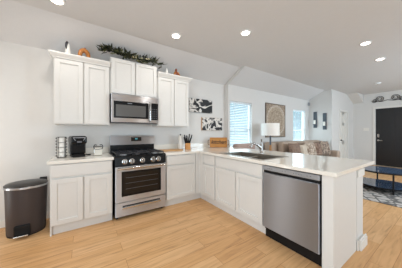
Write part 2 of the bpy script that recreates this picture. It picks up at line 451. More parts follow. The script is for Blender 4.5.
def blind(x0, x1, z0, z1, y, tilt, label):
    r = root('window_blind', label, 'blind', ((x0 + x1) / 2, y, z1), group='window blinds')
    MB().box(x0 + .008, x1 - .008, y + .012, y + .055, z1 - .05, z1 - .004, .004).build('headrail', 'slat', r)
    sl = MB(); z = z1 - .075; k = 0
    while z > z0 + .05:
        m4 = Matrix.Translation(((x0 + x1) / 2, y + .032, z)) @ Matrix.Rotation(tilt, 4, 'X')
        sl.box(-(x1 - x0) / 2 + .01, (x1 - x0) / 2 - .01, -.024, .024, -.0012, .0012, mtx=m4)
        z -= .043
    sl.build('slats', 'slat', r)
    MB().box(x0 + .01, x1 - .01, y + .014, y + .05, z0 + .012, z0 + .03, .003).build('bottom_rail', 'slat', r)
    c = MB()
    for q in (.2, .8): c.box(x0 + (x1 - x0) * q - .006, x0 + (x1 - x0) * q + .006, y + .0065, y + .008, z0 + .02, z1 - .05)
    c.build('ladder_tape', 'slat', r)
blind(W1[0], W1[1], WZ[0], WZ[1], YW, .55, 'white slatted blind in the window just behind the kitchen sink')
blind(W2[0], W2[1], WZ[0], WZ[1], YW, .25, 'white blind in the narrow far window between the framed medallion and room corner')

# ------------------------------------------------------------------ cabinets
def base_cabinet(label, loc, rz, w, layout, left_end=False, open_top=False, d=.60):
    """layout: 'wide' one drawer + two doors, 'one' drawer + door, 'sink' false front + two doors; local x runs left to right, face at y=0"""
    r = root('base_cabinet', label, 'cabinet', loc, rz, 'white base cabinets')
    H, K = .875, .115
    b = MB()
    if open_top:
        b.box(0, .018, 0, d, K, H).box(w - .018, w, 0, d, K, H).box(.018, w - .018, 0, d, K, K + .018).box(.018, w - .018, d - .01, d, K + .018, H)
        b.box(.018, w - .018, 0, .018, K + .018, H)
    else: b.box(0, w, 0, d, K, H, .001, 1)
    if left_end: b.box(0, .016, 0, d, 0, K)
    b.build('body', 'cab', r, world=False)
    MB().box(.018 if left_end else 0, w, .035, .05, 0, K).build('toe_kick', 'cab', r, world=False)
    g = .012; zs = .70
    top = (zs + .012, H - .012)
    m = MB().box(g, w - g, -.022, 0, top[0], top[1], .003, 2)
    m.build('false_front' if layout == 'sink' else 'drawer', 'cab', r, world=False)
    if layout == 'one':
        MB().shaker(g, w - g, K + .012, zs - .012).build('door', 'cab', r, world=False)
    else:
        MB().shaker(g, w / 2 - .009, K + .012, zs - .012).build('door', 'cab', r, world=False)
        MB().shaker(w / 2 + .009, w - g, K + .012, zs - .012).build('door', 'cab', r, world=False)
    return r
base_cabinet('white base cabinet left of the stove, one wide drawer over two doors', (-.69, -.61, 0), 0, .685, 'wide', left_end=True)
base_cabinet('white base cabinet between the stove and the inside corner, drawer over single door', (.805, -.61, 0), 0, .585, 'one')
base_cabinet('narrow white peninsula cabinet beside the inside corner, drawer over door', (1.50, -.742, 0), -PI / 2, .345, 'one', d=.585)
base_cabinet('white sink cabinet of the peninsula, false front over two doors', (1.50, -1.09, 0), -PI / 2, .928, 'sink', open_top=True, d=.585)
# corner filler strips
fl = MB().prism([(1.392, -.625), (1.392, -.02), (2.08, -.02), (2.08, -.74), (1.485, -.74), (1.485, -.625)], 'z', .115, .875)
fl.prism([(1.392, -.575), (1.392, -.56), (1.55, -.56), (1.55, -.74), (1.535, -.74), (1.535, -.575)], 'z', 0, .114)
single(fl.build('corner_cabinet', 'cab'), 'blind white corner cabinet filler between stove run and peninsula', 'cabinet')
# end panel of the peninsula
single(MB().box(1.48, 2.088, -2.735, -2.645, 0, .875, .002, 1).build('end_panel', 'cab'), 'white end panel closing the peninsula beside the dishwasher', 'panel')
# half wall behind the peninsula cabinets
struct('wall_peninsula', MB().box(2.09, 2.29, -2.738, -.002, 0, .875), 'wall')
struct('baseboard_peninsula', MB().box(2.29, 2.304, -2.752, -.004, 0, .11, .003).box(2.082, 2.29, -2.752, -2.7385, 0, .11, .003), 'trim')
# corner post trim with plinth block and cap
struct('trim_3', MB().box(2.105, 2.315, -2.772, -2.7525, 0, .10, .004).box(2.105, 2.315, -2.765, -2.7525, .10, .12, .003).box(2.1, 2.3, -2.752, -2.7385, .78, .86, .004), 'trim')

def upper_cabinet(label, x0, x1, z0, z1, crown, left_exposed=False, right_exposed=False, name='wall_cabinet'):
    r = root(name, label, 'cabinet', (x0, -.305, z0), 0, 'white wall cabinets')
    MB().box(x0, x1, -.305, -.002, z0, z1, .001, 1).build('body', 'cab', r)
    g = .018; xm = (x0 + x1) / 2
    for a, b in ((x0 + .014, xm - g / 2), (xm + g / 2, x1 - .014)):
        MB().shaker(a, b, z0 + .014, z1 - .014, y=-.305, rail=.055).build('door', 'cab', r)
    if crown:
        zc = z1 - .012
        prof = [(0, 0), (.012, 0), (.016, .014), (.034, .034), (.046, .05), (.05, .056), (.05, .072), (0, .072)]
        c = MB(); t = bmesh.new()
        # sweep the crown profile round left return, front and right return with mitred corners
        yf, yb = -.327, -.003
        rings = []
        for o_, h in prof:
            xl = x0 - (o_ if left_exposed else 0); xr = x1 + (o_ if right_exposed else 0)
            rings.append([t.verts.new((xl, yb, zc + h)), t.verts.new((xl, yf - o_, zc + h)), t.verts.new((xr, yf - o_, zc + h)), t.verts.new((xr, yb, zc + h))])
        n = len(rings)
        for a, b in zip(rings, rings[1:]):
            for k in range(3): t.faces.new((a[k], a[k + 1], b[k + 1], b[k]))
        t.faces.new(rings[-2]); t.faces.new(rings[0])
        for k in (0, 3): t.faces.new([q[k] for q in rings[:-1]])
        bmesh.ops.recalc_face_normals(t, faces=t.faces[:])
        c._add(t)
        c.build('crown_molding', 'cab', r)
    return r
upper_cabinet('white two-door wall cabinet with crown left of the microwave', -.69, -.004, 1.377, 2.29, True, left_exposed=True)
upper_cabinet('short white two-door wall cabinet above the microwave, under the garland', .0, .762, 1.872, 2.455, False)
upper_cabinet('white two-door wall cabinet with crown right of the microwave', .766, 1.43, 1.377, 2.29, True, right_exposed=True)

# ------------------------------------------------------------------ countertops
single(MB().box(-.715, .008, -.652, -.001, .876, .914, .004).build('countertop', 'quartz'), 'white quartz countertop left of the stove', 'countertop', 'quartz countertops')
SX0, SX1, SY0, SY1 = 1.525, 2.09, -2.0, -1.155
ct = MB().cells([.793, 1.452, SX0 + .012, SX1 - .012, 2.62], [-2.768, SY0 + .012, SY1 - .012, -.652, -.001],
                lambda x, y: (y > -.652 or x > 1.452) and not (SX0 + .012 < x < SX1 - .012 and SY0 + .012 < y < SY1 - .012), .876, .914, .004)
single(ct.build('countertop', 'quartz'), 'white L-shaped quartz countertop around the corner and over the peninsula', 'countertop', 'quartz countertops')
single(MB().box(-.69, .005, -.021, -.001, .9145, 1.016, .003).build('backsplash', 'quartz'), 'low white quartz backsplash strip behind the coffee maker', 'backsplash')
single(MB().box(.793, 2.6, -.021, -.001, .9145, 1.016, .003).build('backsplash', 'quartz'), 'low white quartz backsplash strip behind the knife block', 'backsplash')

# ------------------------------------------------------------------ sink and faucet
sk = root('kitchen_sink', 'stainless steel drop-in sink set into the peninsula countertop', 'sink', ((SX0 + SX1) / 2, (SY0 + SY1) / 2, .914))
rim = MB().cells([SX0, SX0 + .035, SX1 - .095, SX1], [SY0, SY0 + .035, SY1 - .035, SY1], lambda x, y: not (SX0 + .035 < x < SX1 - .095 and SY0 + .035 < y < SY1 - .035), .9145, .919, .0015)
rim.build('rim', 'sink', sk)
bz = .72; a0, a1, b0, b1 = SX0 + .035, SX1 - .095, SY0 + .035, SY1 - .035
bs = MB().box(a0 - .003, a0, b0, b1, bz, .917).box(a1, a1 + .003, b0, b1, bz, .917).box(a0, a1, b0 - .003, b0, bz, .917).box(a0, a1, b1, b1 + .003, bz, .917).box(a0, a1, b0, b1, bz - .003, bz)
bs.box(a0, a1, -1.58, -1.565, bz, .89, .005)
bs.build('basin', 'sink', sk)
for yy in (-1.37, -1.78): MB().lathe([(.045, 0), (.045, .003), (.02, .004), (.018, .001)], (1.74, yy, bz + .001)).build('drain', 'steel2', sk)
M['faucet'] = mat('satin_nickel', (176, 172, 168), .25, 1.0)
fc = root('faucet', 'satin nickel pull-out kitchen faucet standing behind the sink basin', 'faucet', (2.045, -1.57, .919))
MB().lathe([(.03, .0005), (.03, .012), (.024, .02), (.024, .11), (.021, .125)], (2.045, -1.57, .919), 20).build('body', 'faucet', fc, smooth=True)
MB().tube([(2.04, -1.57, 1.0), (2.0, -1.565, 1.04), (1.94, -1.555, 1.075), (1.88, -1.545, 1.09), (1.845, -1.54, 1.075)], [.023, .022, .02, .018, .017], 12).build('spout', 'faucet', fc, smooth=True)
MB().cyl((1.848, -1.5405, 1.08), (1.825, -1.537, 1.03), .02, .022).build('spray_head', 'faucet', fc, smooth=True)
MB().tube([(2.045, -1.57, 1.045), (2.055, -1.57, 1.07), (2.05, -1.575, 1.12), (2.035, -1.58, 1.15)], [.02, .017, .012, .011], 10).build('handle', 'faucet', fc, smooth=True)

# ------------------------------------------------------------------ dishwasher
dw = root('dishwasher', 'stainless steel dishwasher at the end of the peninsula', 'dishwasher', (1.46, -2.34, 0))
y0, y1 = -2.639, -2.026
MB().box(1.50, 2.07, y0 + .004, y1 - .004, .1, .868).build('body', 'blackm', dw)
MB().box(1.456, 1.4995, y0 + .004, y1 - .006, .135, .785, .006, 3).build('door', 'dsteel', dw)
MB().box(1.474, 1.4995, y0 + .004, y1 - .006, .786, .812, .002, 1).build('pocket_handle', 'blackm', dw)
cp = MB().box(1.458, 1.4995, y0 + .004, y1 - .006, .814, .866, .005, 3).build('control_panel', 'panelgrey', dw)
for k, yy in enumerate([-2.10, -2.125, -2.15, -2.28, -2.31, -2.40, -2.425, -2.45, -2.475, -2.53, -2.56]):
    MB().box(1.4572, 1.4582, yy - .007, yy + .007, .837, .843).build('button', 'marking', cp)
MB().box(1.515, 1.53, y0 + .004, y1 - .004, .0, .13).build('toe_kick', 'blackm', dw)

# ------------------------------------------------------------------ stove
X0, X1 = .02, .782
st = root('gas_stove', 'stainless steel gas range with black cooktop and oven door', 'stove', ((X0 + X1) / 2, -.33, 0))
MB().box(X0, X1, -.63, -.04, .03, .905, .003, 1).build('body', 'blackm', st)
for xx in (X0 + .04, X1 - .04):
    for yy in (-.58, -.1): MB().cyl((xx, yy, 0), (xx, yy, .03), .018).build('foot', 'rubber', st)
MB().box(X0 + .004, X1 - .004, -.67, -.631, .255, .765, .005).build('oven_door', 'steel', st)
dr = [o for o in COL.objects if o.name.startswith('oven_door')][0]
MB().box(X0 + .085, X1 - .085, -.6725, -.669, .335, .695, .001, 1).build('oven_window', 'black', dr)
MB().box(X0 + .12, X1 - .12, -.6745, -.6722, .365, .665, .001, 1).build('glass', 'glassblk', dr)
rk = MB()
for zz in (.44, .52, .60): rk.box(X0 + .14, X1 - .14, -.6752, -.6746, zz, zz + .004)
rk.build('oven_rack', 'marking', dr)
MB().tube([(X0 + .03, -.705, .745), (X1 - .03, -.705, .745)], .016, 12).cyl((X0 + .06, -.705, .745), (X0 + .06, -.668, .745), .011).cyl((X1 - .06, -.705, .745), (X1 - .06, -.668, .745), .011).build('handle', 'steel2', dr, smooth=True)
dd = MB().box(X0 + .004, X1 - .004, -.668, -.631, .05, .247, .005).build('storage_drawer', 'steel', st)
MB().box(X0 + .10, X1 - .10, -.669, -.6675, .186, .203, .0005, 1).build('handle_slot', 'blackm', dd)
MB().box(X0 + .09, X1 - .09, -.692, -.668, .16, .184, .005).build('drawer_handle', 'steel2', dd)
MB().prism([(-.631, .775), (-.668, .775), (-.655, .905), (-.631, .905)], 'x', X0 + .002, X1 - .002, .002).build('control_panel', 'black', st)
for k, xx in enumerate((.145, .245, .40, .565, .655)):
    n = MB()
    mt = Matrix.Translation((xx + .005, -.66, .838)) @ Matrix.Rotation(PI / 2 - .1, 4, 'X')
    n.lathe([(.038, 0), (.038, .008), (.03, .012), (.028, .034), (.024, .038)], n=20, mtx=mt)
    kn = n.build('knob', 'steel2', st, smooth=True)
    MB().box(-.004, .004, -.026, .026, .036, .044, .001, 1, mtx=mt).build('grip', 'blackm', kn)
MB().box(X0, X1, -.655, -.1, .9055, .92, .004).build('cooktop', 'black', st)
for gx in (X0 + .02, X0 + .262, X0 + .504):
    g = MB(); gw = .235; ya, yb = -.635, -.13; zt = .955
    for xx in (gx, gx + gw - .012, gx + gw / 2 - .006): g.box(xx, xx + .012, ya, yb, zt - .014, zt, .002, 1)
    for yy in (ya, yb - .012, -.385, -.52, -.26): g.box(gx, gx + gw, yy, yy + .012, zt - .014, zt, .002, 1)
    for xx in (gx, gx + gw - .012):
        for yy in (ya, yb - .012): g.box(xx, xx + .012, yy, yy + .012, .9205, zt - .013)
    g.build('grate', 'iron', st)
    for yy in ((-.51, -.25) if gx != X0 + .262 else (-.38,)):
        MB().lathe([(.05, 0), (.05, .008), (.035, .012), (.035, .02), (.0, .022)], (gx + gw / 2, yy, .9202), 20).build('burner', 'steel', st, smooth=True)
bgd = MB().box(X0, X1, -.098, -.03, .905, 1.205, .006).build('back_guard', 'steel', st)
MB().box(X0 + .003, X1 - .003, -.1015, -.097, .92, 1.045, .001, 1).build('lower_panel', 'black', bgd)
dp = MB().box(.36, .54, -.1015, -.097, 1.105, 1.175, .001, 1).build('display', 'display', bgd)
MB().box(.43, .436, -.1022, -.1014, 1.135, 1.158).box(.446, .452, -.1022, -.1014, 1.135, 1.158).box(.462, .468, -.1022, -.1014, 1.135, 1.158).build('clock_digits', 'led', dp)

# ------------------------------------------------------------------ microwave
mw = root('microwave', 'stainless over-the-range microwave hanging above the stove', 'microwave', (.38, -.2, 1.42))
a, b = .002, .758
MB().box(a, b, -.37, -.003, 1.43, 1.868, .003, 1).build('body', 'blackm', mw)
MB().box(a, b, -.405, -.371, 1.785, 1.866, .004).build('top_vent_strip', 'steel', mw)
md = MB().box(a, .615, -.405, -.371, 1.425, 1.783, .004).build('door', 'steel', mw)
MB().box(a + .035, .575, -.4085, -.4045, 1.49, 1.755, .002, 1).build('door_glass', 'black', md)
MB().box(a + .065, .53, -.4100, -.4082, 1.515, 1.70, .0005, 1).build('window', 'mwglass', md)
MB().tube([(.597, -.405, 1.77), (.597, -.435, 1.755), (.597, -.44, 1.61), (.597, -.435, 1.46), (.597, -.405, 1.445)], .012, 10).build('handle', 'steel2', md, smooth=True)
MB().box(.24, .31, -.4093, -.4084, 1.722, 1.732).build('emblem_strip', 'panelgrey', md)
mp_ = MB().box(.618, b, -.405, -.371, 1.425, 1.783, .004).build('control_panel', 'steel', mw)
MB().box(.628, b - .012, -.4085, -.4045, 1.475, 1.765, .002, 1).build('key_pad', 'black', mp_)
for i in range(3):
    for j in range(5): MB().box(.642 + i * .034, .660 + i * .034, -.4092, -.4084, 1.50 + j * .038, 1.512 + j * .038).build('key', 'marking', mp_)
MB().box(a + .01, b - .01, -.36, -.02, 1.4185, 1.4295).build('grease_filter', 'iron', mw)

# ------------------------------------------------------------------ ceiling downlights, detectors
def downlight(x, y, label):
    r = root('recessed_light', label, 'ceiling light', (x, y, ZC), 0, 'recessed ceiling downlights')
    t = MB()
    t.lathe([(.080, -.0005), (.080, -.006), (.058, -.010), (.058, -.0005)], (x, y, ZC), 28)
    t.build('trim_ring', 'vinyl', r)
    MB().lathe([(.056, -.0102), (.056, -.0125), (.045, -.0135)], (x, y, ZC), 28).build('lens', 'lens', r)
    l = bpy.data.lights.new('lamp_light', 'AREA'); l.shape = 'DISK'; l.size = .12; l.energy = LAMP_W; l.color = LAMP_C
    lo = bpy.data.objects.new('lamp_light', l); COL.objects.link(lo); lo.parent = r; lo.location = (0, 0, -.02)
downlight(.843, -.922, 'round lit recessed ceiling light above the stove side of the kitchen')
downlight(1.677, -1.569, 'round lit recessed ceiling light above the sink')
downlight(3.593, -2.466, 'round lit recessed ceiling light over the living room beyond the counter')
downlight(-.601, -.834, 'round lit recessed ceiling light above the coffee maker counter')
downlight(4.702, -2.435, 'round lit recessed ceiling light nearest the front door')
for x, y in ((-.8, -2.3), (-1.2, -4.2), (3.6, -4.6), (5.8, -4.4)): downlight(x, y, 'unseen recessed ceiling light added behind the viewpoint to brighten the room')  # extra lights added out of view to brighten the room
sd = root('smoke_detector', 'white round smoke detector on the ceiling near the hall', 'smoke detector', (7.087, -1.95, ZC))
MB().lathe([(.068, -.0005), (.068, -.02), (.055, -.035), (.02, -.038)], (7.087, -1.95, ZC), 24).build('body', 'vinyl', sd, smooth=True)
MB().lathe([(.012, -.0383), (.01, -.041)], (7.087, -1.95, ZC), 12).build('test_button', 'marking', sd)
ms = root('motion_sensor', 'small grey motion sensor high in the living room corner', 'sensor', (6.79, -.18, 2.33))
MB().box(6.755, 6.815, -.19, -.135, 2.27, 2.39, .012, 3).build('body', 'panelgrey', ms)
MB().box(6.79, 6.845, -.165, -.1225, 2.3, 2.36, .004).build('bracket', 'panelgrey', ms)

# ------------------------------------------------------------------ things on the left counter
ZT = .9145
mg = root('mug_rack', 'black wire rack with a column of stacked white mugs left of coffee maker', 'rack', (-.60, -.30, ZT))
wr = MB(); R0 = .052
for k in range(4):
    an = PI / 4 + k * PI / 2
    p = (-.60 + R0 * math.cos(an), -.30 + R0 * math.sin(an))
    wr.tube([(p[0], p[1], ZT + .003), (p[0], p[1], ZT + .285)], .0035, 6)
for zz in (.004, .283):
    wr.tube([(-.60 + R0 * math.cos(q * PI / 12), -.30 + R0 * math.sin(q * PI / 12), ZT + zz) for q in range(25)], .003, 6)
wr.tube([(-.655, -.30, ZT + .283), (-.655, -.30, ZT + .004)], .003, 6)
for k in range(7):
    wr.tube([(-.652, -.31, ZT + .02 + k * .04), (-.668, -.315, ZT + .028 + k * .04), (-.652, -.32, ZT + .035 + k * .04)], .004, 6)
    wr.tube([(-.553, -.335, ZT + .02 + k * .04), (-.54, -.345, ZT + .028 + k * .04), (-.553, -.345, ZT + .035 + k * .04)], .004, 6)
wr.build('wire_frame', 'blackm', mg)
for k in range(4):
    m = single(MB().lathe([(.03, .0), (.041, .006), (.043, .062), (.039, .062), (.037, .01), (.002, .008)], (-.60, -.30, 0), 24).build('mug', 'white', smooth=True),
               ('white mug lowest in the black wire rack', 'white mug second from bottom in the black wire rack', 'white mug second from top in the black wire rack', 'white mug on top in the black wire rack')[k], 'mug', 'white mugs in the wire rack')
    m.location = (0, 0, ZT + .008 + k * .0665)

ck = root('coffee_maker', 'black single-serve pod coffee maker on the left counter', 'coffee maker', (-.42, -.30, ZT), .2)
ck.scale = (.92, .92, 1.04)
CL = dict(world=False)
MB().box(-.085, .085, -.10, .14, .0, .032, .012, 3).build('base', 'blackm', ck, **CL)
MB().box(-.1, .1, -.05, .14, .033, .20, .02, 3).build('water_tank', 'black', ck, **CL)
MB().box(-.105, .105, -.12, .14, .175, .285, .03, 4).build('brew_head', 'black', ck, **CL)
MB().prism([(-.085, .268), (.085, .268), (.055, .225), (.045, .225), (.07, .258), (-.07, .258), (-.045, .225), (-.055, .225)], 'y', -.128, -.1205, .001).build('handle', 'panelgrey', ck, **CL)
MB().box(-.062, .062, -.098, -.005, .033, .04, .003).build('drip_tray', 'blackm', ck, **CL)
MB().box(-.022, .022, -.085, -.045, .155, .176, .005).build('spout', 'blackm', ck, **CL)
MB().box(-.03, .03, -.1225, -.1195, .195, .218, .001, 1).build('display', 'marking', ck, **CL)
cord = [(.10, .10, .02), (.14, .06, .006), (.17, .02, .005), (.19, .05, .005), (.17, .09, .005), (.135, .10, .02), (.16, .13, .005), (.21, .12, .005), (.2, .2, .005)]
MB().tube(cord, .004, 6).build('power_cord', 'rubber', ck, **CL)

jr = root('canister', 'square white sugar canister with dark clamp lid beside the stove', 'canister', (-.165, -.30, ZT))
MB().box(-.225, -.105, -.36, -.24, ZT, ZT + .125, .012, 3).build('jar', 'jarglass', jr)
MB().box(-.221, -.109, -.356, -.244, ZT + .004, ZT + .121, .01, 3).build('sugar', 'sugar', jr)
MB().lathe([(.052, .1255), (.052, .134), (.046, .148), (.02, .152), (.0, .152)], (-.165, -.30, ZT), 24).build('lid', 'jarglass', jr, smooth=True)
cl = MB()
for sx in (-1, 1): cl.tube([(-.165 + sx * .05, -.364, ZT + .10), (-.165 + sx * .06, -.364, ZT + .14), (-.165 + sx * .045, -.355, ZT + .165), (-.165 + sx * .02, -.34, ZT + .158)], .006, 8)
cl.tube([(-.165 + .054 * math.cos(q * PI / 12), -.30 + .054 * math.sin(q * PI / 12), ZT + .13) for q in range(25)], .0035, 6)
cl.tube([(-.215, -.364, ZT + .1), (-.165, -.365, ZT + .095), (-.115, -.364, ZT + .1)], .004, 6)
cl.build('clamp', 'rubber', jr)

# ------------------------------------------------------------------ things on the right counter
cb = root('cutting_board', 'light wood cutting board lying flat right of the stove', 'cutting board', (1.06, -.27, ZT), -.08)
MB().box(-.2, .2, -.12, .12, 0, .018, .006, 3).build('board', 'board', cb, **CL)
pt = root('paper_towel_holder', 'white paper towel roll on a dark stand beside the knife block', 'paper towels', (1.312, -.17, ZT))
MB().lathe([(.05, 0), (.05, .008), (.045, .011)], (1.312, -.17, ZT), 24).build('base', 'bronze', pt)
MB().lathe([(.008, .011), (.008, .292), (.013, .295), (.013, .31), (.004, .314)], (1.312, -.17, ZT), 12).build('post', 'bronze', pt)
MB().lathe([(.02, .012), (.043, .012), (.043, .285), (.02, .285)], (1.312, -.17, ZT), 28).build('paper_roll', 'paper', pt, smooth=True)
kb = root('knife_block', 'light wood knife block full of black handled knives', 'knife block', (1.435, -.26, ZT), -.35)
MB().prism([(-.055, 0), (.075, 0), (.08, .1), (-.04, .13)], 'x', -.05, .05, .004).build('block', 'block', kb, **CL)
i = 0
for yy, zz, ln in ((-.018, .1265, .19), (.022, .1175, .17), (.058, .1085, .14)):
    for xx in (-.036, -.012, .012, .036):
        i += 1
        l2 = ln * (1 - .1 * (i % 3)); fan = xx * 1.15
        k0 = MB().tube([(0, 0, 0), (fan * .1, -.002, .012), (fan * .45, -.018, l2 * .5), (fan * .9, -.034, l2 * .93), (fan, -.036, l2)], [.007, .0105, .012, .012, .008], 8).build('knife', 'blackm', smooth=True, world=False)
        k0.location = W[kb] @ Vector((xx, yy, zz)); k0.rotation_euler = (0, 0, -.35)
        row = ('front', 'middle', 'back')[(i - 1) // 4]; cn = ('leftmost', 'second from left', 'third from left', 'rightmost')[(i - 1) % 4]
        single(k0, 'black handled knife, %s in the %s row of the wooden knife block' % (cn, row), 'knife', 'knives in the knife block')

M['rope'] = mat('brown_rope', (138, 108, 78), .8, noise=.2, nscale=60)
# amber wooden tray with the word kitchen
tr = root('wooden_tray', 'amber wooden tray reading kitchen, propped at the back of the counter corner', 'tray', (2.255, -.255, ZT), math.radians(-35))
tm = Matrix.Rotation(-.16, 4, 'X')
MB().box(-.195, .195, -.012, .004, .0, .225, .006, 2, mtx=tm).build('board', 'tray', tr, **CL)
fr = MB()
for bx in ((-.2, .2, .0, .014), (-.2, .2, .213, .227)): fr.box(bx[0], bx[1], -.03, -.012, bx[2], bx[3], .004, mtx=tm)
for bx in ((-.2, -.186), (.186, .2)): fr.box(bx[0], bx[1], -.03, -.012, .014, .213, .004, mtx=tm)
fr.build('raised_edge', 'tray', tr, **CL)
for sx in (-1, 1):
    h = MB(); h.tube([tm @ Vector((sx * .2, -.02, .17)), tm @ Vector((sx * .235, -.02, .165)), tm @ Vector((sx * .24, -.02, .11)), tm @ Vector((sx * .235, -.02, .06)), tm @ Vector((sx * .2, -.02, .055))], .008, 8)
    h.build('handle', 'rope', tr, smooth=True, label='brown rope loop handle', **CL)
cu = bpy.data.curves.new('lettering', 'FONT'); cu.body = 'kitchen'; cu.size = .125; cu.offset = .0015; cu.shear = .35; cu.extrude = .0012; cu.align_x = 'CENTER'; cu.space_character = .95
to = bpy.data.objects.new('lettering', cu); COL.objects.link(to)
bpy.context.view_layer.update()
me = bpy.data.meshes.new_from_object(to.evaluated_get(bpy.context.evaluated_depsgraph_get()))
bpy.data.objects.remove(to)
me.transform(tm @ Matrix.Translation((0, -.0135, .085)) @ Matrix.Rotation(PI / 2, 4, 'X'))
me.materials.clear(); me.materials.append(M['ink'])
lt = bpy.data.objects.new('lettering', me); COL.objects.link(lt); lt.parent = tr

# ------------------------------------------------------------------ wall art
def canvas(x0, x1, z0, z1, m, label):
    r = root('canvas_print', label, 'wall art', ((x0 + x1) / 2, 0, (z0 + z1) / 2), group='abstract canvases on the kitchen wall')
    MB().box(x0, x1, -.034, -.002, z0, z1, .002, 1).build('stretcher', 'block' if m == 'art2' else 'ink', r)
    MB().box(x0 + .002, x1 - .002, -.0365, -.0342, z0 + .002, z1 - .002).build('painting', m, r)
canvas(1.60, 2.245, 1.72, 2.03, 'art1', 'upper black and white abstract canvas beside the wall cabinet')
canvas(1.95, 2.56, 1.31, 1.615, 'art2', 'lower black and white abstract canvas above the kitchen tray')
ma = root('framed_medallion', 'large square tan medallion panel in thin bronze frame behind the lamp', 'wall art', (4.7, YW - .02, 1.62))
fm = MB(); f0, f1, g0, g1 = 4.17, 5.2, 1.11, 2.15
for bx in ((f0, f0 + .025, g0, g1), (f1 - .025, f1, g0, g1), (f0 + .025, f1 - .025, g0, g0 + .025), (f0 + .025, f1 - .025, g1 - .025, g1)): fm.box(bx[0], bx[1], YW - .035, YW - .002, bx[2], bx[3], .004)
M['antique'] = mat('antique_bronze_frame', (112, 98, 84), .5, .0, noise=.15)
fm.build('frame', 'antique', ma)
MB().box(f0 + .024, f1 - .024, YW - .025, YW - .003, g0 + .024, g1 - .024).build('panel', 'medal', ma)
def sconce(y, z0, z1, label):
    yc = y; zc = (z0 + z1) / 2
    r = root('wall_sconce', label, 'candle sconce', (XG - .05, y, zc), group='candle sconces on the living room wall')
    p = MB()
    for s in (-1, 1): p.box(XG - .028, XG - .002, y + s * .045 - .012, y + s * .045 + .012, z0, z1, .003)
    p.box(XG - .028, XG - .002, y - .033, y + .033, z1 - .03, z1, .003).box(XG - .028, XG - .002, y - .033, y + .033, z0, z0 + .05, .003)
    p.box(XG - .014, XG - .002, y - .033, y + .033, z0 + .05, z1 - .03)
    p.build('back_frame', 'slate', r)
    MB().box(XG - .11, XG - .029, y - .045, y + .045, z0 + .12, z0 + .135, .003).build('shelf', 'slate', r)
    MB().lathe([(.034, 0), (.034, .14), (.03, .145)], (XG - .068, y, z0 + .1355), 18).build('candle', 'candle', r, smooth=True)
sconce(-.355, 1.43, 2.02, 'dark slate candle sconce nearest the room corner')
sconce(-.66, 1.36, 1.95, 'dark slate candle sconce nearest the hall opening')

# ------------------------------------------------------------------ decor on top of the wall cabinets
ZB = 2.3505
bd = root('white_figurine', 'tall white bird figurine with charcoal head on left wall cabinet', 'figurine', (-.535, -.28, ZB))
MB().lathe([(.036, 0), (.038, .01), (.034, .06), (.024, .12), (.017, .15), (.012, .165)], (-.535, -.28, ZB), 20, sx=1.05).build('body', 'white', bd, smooth=True)
MB().tube([(-.548, -.30, ZB + .07), (-.553, -.303, ZB + .12), (-.551, -.30, ZB + .16), (-.542, -.285, ZB + .187), (-.53, -.285, ZB + .18)], [.006, .013, .016, .016, .008], 10).build('head_stripe', 'charcoal', bd, smooth=True, label='charcoal stripe and head')
ar = root('arch_sculpture', 'glazed burnt orange arch sculpture on left wall cabinet', 'sculpture', (-.345, -.28, ZB))
pts = [(-.345 + .050 * math.cos(PI - q * PI / 14) * (1.0 if q < 8 else 1.15), -.28, ZB + .012 + .108 * math.sin(q * PI / 14) ** .75) for q in range(15)]
MB().tube(pts, [.026 + .006 * math.sin(q * PI / 14) for q in range(15)], 12).build('arch', 'copper', ar, smooth=True)
MB().lathe([(.014, 0), (.016, .01), (.012, .022), (.003, .026)], (-.335, -.28, ZB + .138), 14).build('finial', 'rust', ar, smooth=True)
co = root('white_cone', 'small white cone ornament under the garland tail', 'ornament', (.965, -.28, ZB))
MB().lathe([(.034, 0), (.03, .02), (.012, .11), (.004, .125)], (.965, -.28, ZB), 18).build('cone', 'white', co, smooth=True)
br = root('gourd_figurine', 'rust brown seated figurine on right wall cabinet', 'figurine', (1.16, -.28, ZB))
MB().lathe([(.04, 0), (.048, .02), (.044, .06), (.026, .09), (.018, .105)], (1.16, -.28, ZB), 18, sx=1.15).build('body', 'rust', br, smooth=True)
MB().lathe([(.012, .1), (.024, .118), (.022, .138), (.008, .155)], (1.16, -.28, ZB), 16).build('head', 'rust', br, smooth=True)
MB().tube([(1.19, -.30, ZB + .085), (1.215, -.31, ZB + .04), (1.22, -.32, ZB + .012)], [.012, .012, .014], 8).build('arm', 'copper', br, smooth=True)
MB().tube([(1.13, -.30, ZB + .085), (1.11, -.31, ZB + .04), (1.105, -.32, ZB + .012)], [.012, .012, .014], 8).build('arm', 'copper', br, smooth=True)

gl = root('garland', 'dark green leafy garland trailing along the cabinet above the microwave', 'garland', (.32, -.29, 2.456))
def gpath(t):   # t 0..1
    x = -.115 + .97 * t
    z = 2.50 + .05 * (1 - t) ** 2 - .02 * math.exp(-((t - .0) / .08) ** 2) + .012 * math.sin(9 * t)
    return Vector((x, -.315 + .015 * math.sin(7 * t), z))
MB().tube([gpath(k / 24) for k in range(25)], .006, 6).build('stem', 'twig', gl)
def leaf(mb, p, d, ln, wd):
    d = d.normalized(); sd = d.cross(Vector((random.uniform(-.4, .4), random.uniform(-1, -.3), random.uniform(-.2, .6)))).normalized(); up = d.cross(sd)
    t = bmesh.new()
    prof = ((0, .1), (.3, .9), (.6, 1), (.85, .5), (1, .03)); a = []; b = []; c = []
    for s, w_ in prof:
        q = p + d * ln * s + up * (-.25 * ln * s * s)
        a.append(t.verts.new(q + sd * wd * w_)); b.append(t.verts.new(q - sd * wd * w_)); c.append(t.verts.new(q + up * wd * .3 * w_))
    for k in range(4):
        t.faces.new((a[k], a[k + 1], c[k + 1], c[k])); t.faces.new((c[k], c[k + 1], b[k + 1], b[k]))
    mb._add(t)
LA, LB, FL = MB(), MB(), MB()
